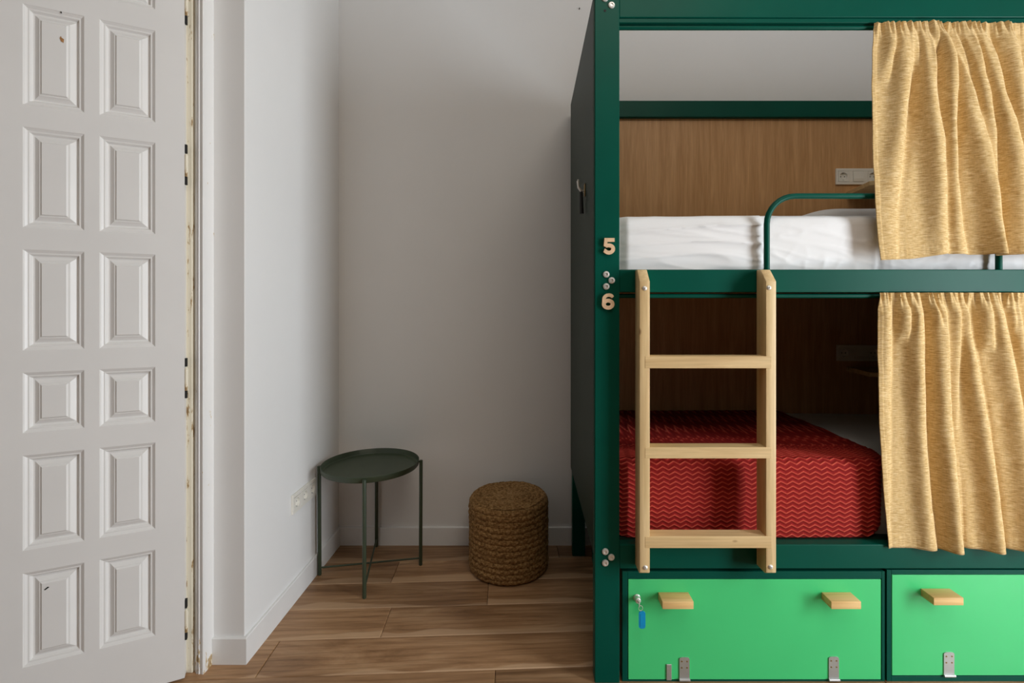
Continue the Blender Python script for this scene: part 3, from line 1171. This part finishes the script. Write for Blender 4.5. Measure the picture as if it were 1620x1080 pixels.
UP = [
    ([36, 70, 110, 135], [1418, 1415, 1408, 1404], [.010, .011, .006, 0], 7),
    ([36, 100, 160, 230, 290, 330], [1440, 1440, 1435, 1430, 1424, 1420], [.015, .022, .020, .016, .010, .004], 14),
    ([36, 80, 125], [1451, 1452, 1453], [.010, .008, 0], 5),
    ([36, 110, 170, 220, 300, 400], [1467, 1475, 1480, 1486, 1492, 1498], [.016, .024, .026, .026, .022, .012], 13),
    ([36, 90, 130], [1483, 1480, 1479], [.012, .010, 0], 5),
    ([36, 90, 140, 220, 280, 350, 400], [1491, 1503, 1508, 1510, 1514, 1522, 1530], [.014, .022, .025, .024, .018, .012, .008], 11),
    ([36, 90, 140, 190, 230, 300, 400], [1497, 1515, 1532, 1547, 1556, 1567, 1577], [.009, .015, .017, .021, .023, .024, .020], 12),
    ([36, 80, 150, 185], [1511, 1524, 1541, 1549], [.011, .012, .007, 0], 6),
    ([36, 90, 150, 210, 270, 340, 400], [1530, 1545, 1560, 1571, 1577, 1581, 1582], [.012, .018, .020, .020, .016, .014, .022], 10),
    ([36, 80, 120], [1540, 1549, 1556], [.010, .007, 0], 5),
    ([36, 90, 140, 190, 240, 310, 400], [1555, 1570, 1583, 1597, 1607, 1617, 1624], [.014, .020, .024, .026, .026, .024, .022], 13),
    ([36, 90, 150], [1570, 1579, 1590], [.012, .010, 0], 6),
    ([36, 90, 150, 230, 400], [1607, 1613, 1619, 1628, 1648], [.016, .022, .024, .022, .020], 13),
] + beyond(1640, 5, 46, 36, 400, 3, 26)
LO = [
    ([464, 490, 560, 620], [1413, 1414, 1413, 1412], [.008, .010, .008, .003], 8),
    ([464, 490, 520, 548], [1434, 1437, 1437, 1434], [.012, .015, .012, 0], 8),
    ([464, 490, 600, 680, 780, 880], [1457, 1459, 1461, 1465, 1473, 1484], [.018, .024, .024, .020, .018, .016], 12),
    ([464, 490, 520], [1476, 1479, 1485], [.014, .014, 0], 6),
    ([464, 490, 600, 680, 760, 880], [1487, 1491, 1497, 1504, 1511, 1520], [.014, .020, .024, .024, .024, .027], 13),
    ([464, 490, 560, 610, 660], [1512, 1513, 1516, 1518, 1520], [.016, .022, .020, .012, .004], 12),
    ([464, 490, 570, 680, 780, 880], [1527, 1531, 1545, 1564, 1577, 1586], [.014, .018, .022, .023, .025, .027], 12),
    ([464, 490, 520], [1545, 1541, 1539], [.012, .009, 0], 5),
    ([464, 490, 540, 560], [1566, 1567, 1571, 1572], [.013, .014, .010, 0], 8),
    ([464, 490, 580, 680, 880], [1585, 1588, 1604, 1622, 1640], [.014, .020, .024, .024, .024], 14),
    ([464, 490, 540], [1604, 1606, 1613], [.012, .010, 0], 6),
    ([464, 500, 600], [1615, 1619, 1640], [.014, .014, .006], 8),
] + beyond(1650, 5, 46, 464, 880, 5, 30)
curtain(UP, ([34, 70, 130, 230, 310, 380, 412], [1391, 1386, 1384, 1386, 1390, 1395, 1399]), 1900, 2.1925,
        lambda p: float(np.interp(p, [1400, 1450, 1500, 1560, 1700], [1.404, 1.408, 1.424, 1.420, 1.420])), 1.630, 1.6200,
        'mustard woven curtain on the upper bunk, hanging over the white mattress', 11)
curtain(LO, ([464, 490, 560, 680, 780, 872], [1399, 1395, 1393.5, 1397, 1403, 1412]), 1900, 1.2965,
        lambda p: 0.4500, 1.630, 1.6240, 'mustard woven curtain on the lower bunk, beside the red blanket', 12)


# ---------------------------------------------------------------- sockets
def socket_insert(bm, cx, w=0.052, r=0.0195, depth=0.0098, y=-0.0105):
    n = 32
    sq, ci, cb = [], [], []
    for i in range(n):
        a = 2 * PI * i / n
        c, s_ = math.cos(a), math.sin(a)
        m_ = max(abs(c), abs(s_))
        sq.append(bm.verts.new((cx + c / m_ * w / 2, y, s_ / m_ * w / 2)))
        ci.append(bm.verts.new((cx + r * c, y, r * s_)))
        cb.append(bm.verts.new((cx + r * 0.95 * c, y + depth, r * 0.95 * s_)))
    bk = [bm.verts.new((v.co.x, -0.0015, v.co.z)) for v in sq]
    for i in range(n):
        j = (i + 1) % n
        bm.faces.new((sq[i], sq[j], ci[j], ci[i]))
        bm.faces.new((ci[i], ci[j], cb[j], cb[i]))
        bm.faces.new((sq[i], bk[i], bk[j], sq[j]))
    bm.faces.new(cb)


def outlet(loc, kinds, label, rotz=0.0, group=None):
    wmod = 0.0745
    n = len(kinds)
    t = thing('power_outlet', loc, label, 'outlet', group, rotz)
    W[t.name] = (0, 0, 0)
    bm = B()
    hw = wmod * n / 2
    # plate as frame bars round the inserts
    box(bm, -hw, hw, -0.0095, 0, 0.0268, 0.0405, 0.0012)
    box(bm, -hw, hw, -0.0095, 0, -0.0405, -0.0268, 0.0012)
    xs = [-hw + wmod * (i + 0.5) for i in range(n)]
    edges = [-hw] + [e for x in xs for e in (x - 0.0268, x + 0.0268)] + [hw]
    for a, b in zip(edges[::2], edges[1::2]):
        box(bm, a, b, -0.0095, 0, -0.0268, 0.0268, 0.0006)
    box(bm, -hw + 0.01, hw - 0.01, -0.0012, 0, -0.03, 0.03)
    obj('plate', bm, 'plastic', t)
    for x, kd in zip(xs, kinds):
        bm = B()
        if kd == 's':
            socket_insert(bm, x)
            bmesh.ops.recalc_face_normals(bm, faces=bm.faces)
            si = obj('socket', bm, 'plastic', t, smooth=30)
            for dx in (-0.0095, 0.0095):
                bm = B(); lathe(bm, [(0.0026, 0.0), (0.0026, 0.0006), (0, 0.0006)], 10, Matrix.Translation((x + dx, -0.0007, 0)) @ FACE_CAM)
                obj('pin_hole', bm, 'dark', si)
            for dz in (-0.0175, 0.0175):
                bm = B(); box(bm, x - 0.003, x + 0.003, -0.0085, 0.0, dz - 0.0015, dz + 0.0015)
                obj('earth_clip', bm, 'steel', si)
        else:
            prism(bm, [(-0.0015, -0.026), (-0.0115, -0.026), (-0.0135, -0.012), (-0.0105, 0.026), (-0.0015, 0.026)], 'x', x - 0.026, x + 0.026)
            obj('rocker_switch', bm, 'plastic', t)
    return t


outlet(((460.5 - CX) / F * 2.055 * 0 + XL + 0.0002, 2.168, 0.416), 'sss', 'white triple power outlet low on the left wall beside the green table', PI / 2)
yo = 2.4855
outlet(((1356 - CX) / F * yo, yo, H - (279.7 - CY) / F * yo), 'srs', 'white outlet strip on the wooden panel of the upper bunk, above the mattress')
outlet(((1357.5 - CX) / F * yo, yo, H - (558 - CY) / F * yo), 'srs', 'white outlet strip on the dark panel of the lower bunk, above the blanket')

# small corner shelves on the bunk back panels
for nm, ztop_, lab in (('shelf', 1.831, 'small pale wooden shelf under the outlet strip of the upper bunk'), ('shelf', 0.946, 'small pale wooden shelf under the outlet strip of the lower bunk')):
    bm = B()
    prism(bm, [(1.612, 2.4855), (1.578, 2.268), (1.640, 2.232), (1.90, 2.232), (1.90, 2.4855)], 'z', ztop_ - 0.020, ztop_)
    bmesh.ops.bevel(bm, geom=list(bm.edges), offset=0.0012, segments=1, affect='EDGES')
    tag(obj(nm, bm, 'pine_x', None, origin=(1.74, 2.4855, ztop_ - 0.020)), lab, 'shelf')

# ---------------------------------------------------------------- tray table
TX, TY = -0.7480, 2.3280
tb = thing('side_table', (TX, TY, 0), 'round dark green metal tray table with thin legs in the corner of the room', 'table')
RT = 0.2215
bm = B()
lathe(bm, [(0.0, 0.4865), (RT - 0.010, 0.4865), (RT - 0.003, 0.4890), (RT, 0.4930), (RT + 0.002, 0.5135), (RT + 0.0005, 0.5150), (RT - 0.001, 0.5135), (RT - 0.003, 0.4945), (RT - 0.006, 0.4905), (RT - 0.012, 0.4885), (0.0, 0.4885)], 72,
      Matrix.Translation((TX, TY, 0)))
obj('tray', bm, 'table', tb, smooth=40)
angs = [math.radians(a) for a in (191, 11, 281, 101)]
feet = []
for a in angs:
    c, s_ = math.cos(a), math.sin(a)
    f0 = (TX + 0.2315 * c, TY + 0.2315 * s_, 0.0)
    f1 = (TX + 0.2335 * c, TY + 0.2315 * s_, 0.0)
    bm = B()
    tube(bm, [(TX + 0.2300 * c, TY + 0.2300 * s_, 0.0), (TX + 0.2300 * c, TY + 0.2300 * s_, 0.004), (TX + 0.2320 * c, TY + 0.2320 * s_, 0.505), (TX + 0.2320 * c, TY + 0.2320 * s_, 0.508)], [0.0075, 0.0085, 0.0085, 0.0075], 14)
    tube(bm, [(TX + 0.2290 * c, TY + 0.2290 * s_, 0.500), (TX + 0.2190 * c, TY + 0.2190 * s_, 0.500)], 0.0035, 8)
    obj('leg', bm, 'table', tb, smooth=40)
for a, z in ((191, 0.034), (281, 0.041)):
    c, s_ = math.cos(math.radians(a)), math.sin(math.radians(a))
    bm = B(); tube(bm, [(TX - 0.2285 * c, TY - 0.2285 * s_, z), (TX + 0.2285 * c, TY + 0.2285 * s_, z)], 0.0042, 10)
    obj('crossbar', bm, 'table', tb, smooth=40)

# ---------------------------------------------------------------- jute pouf
QX, QY, QR, QH = -0.0955, 2.366, 0.1925, 0.352
pf = thing('pouf', (QX, QY, 0), 'round brown braided jute pouf standing on the floor against the back wall', 'pouf')
SEG = 220


def braid(th, t, row, nst):
    """relief of a flat three-strand braid; t in 0..1 across the coil"""
    a = math.sin(th * nst + (t - 0.5) * 5.0)
    b = math.sin(th * nst + PI - (t - 0.5) * 5.0)
    return max(a, b)


def pouf_mesh(prof):
    """prof: list of (r, z, nr, nz, t, row)"""
    bm = B()
    rings = []
    for (r, z, nr, nz, t, row) in prof:
        ring = []
        for k_ in range(SEG):
            th = 2 * PI * k_ / SEG
            bul = math.sin(PI * t) ** 0.55
            n_ = noise.noise((math.cos(th) * 3, math.sin(th) * 3, row * 2.7))
            d_ = 0.0026 * bul + 0.0026 * braid(th, t, row, 34 if nr > 0.5 else max(6, int(34 * r / QR))) * bul + 0.0035 * n_
            d_ += 0.0015 * noise.noise((math.cos(th) * 40, math.sin(th) * 40, z * 90 + r * 90))
            zz = z + 0.004 * noise.noise((math.cos(th) * 1.3, math.sin(th) * 1.3, 4.4)) * (z / QH)
            rr = max(r + nr * d_, 0.0005)
            ring.append(bm.verts.new((QX + rr * math.cos(th), QY + rr * math.sin(th), max(zz + nz * d_, 0.0))))
        rings.append(ring)
    for a, b in zip(rings, rings[1:]):
        for k_ in range(SEG):
            k2 = (k_ + 1) % SEG
            bm.faces.new((a[k_], a[k2], b[k2], b[k_]))
    bm.faces.new(rings[0]); bm.faces.new(rings[-1])
    bmesh.ops.recalc_face_normals(bm, faces=bm.faces)
    return bm


NR = 13
side = []
r0 = QR - 0.006
for row in range(NR):
    for q in range(9):
        t = q / 8
        z = (QH - 0.012) * (row + t) / NR
        tap = 0.014 * max(0, 1 - z / 0.03) ** 2 + 0.016 * max(0, 1 - (QH - z) / 0.045) ** 2
        side.append((r0 - tap, z, 1.0, 0.0, t, row))
obj('braided_side', pouf_mesh(side), 'jute', pf, smooth=70)
topp = []
NT_ = 8
for row in range(NT_):
    for q in range(7):
        t = q / 6
        r = (r0 - 0.010) * (1 - (row + t) / NT_)
        z = QH - 0.012 - 0.010 * (1 - r / r0) + 0.004
        topp.append((max(r, 0.001), z, 0.0, 1.0, t, row + 40))
obj('braided_top', pouf_mesh(topp), 'jute', pf, smooth=70)

# small nail high on the back wall
bm = B(); tube(bm, [(0.268, YB + 0.0, 2.815), (0.268, YB - 0.010, 2.815)], 0.0024, 8)
tag(obj('nail', bm, 'dark'), 'tiny dark nail in the back wall above the bunk bed corner', 'nail')
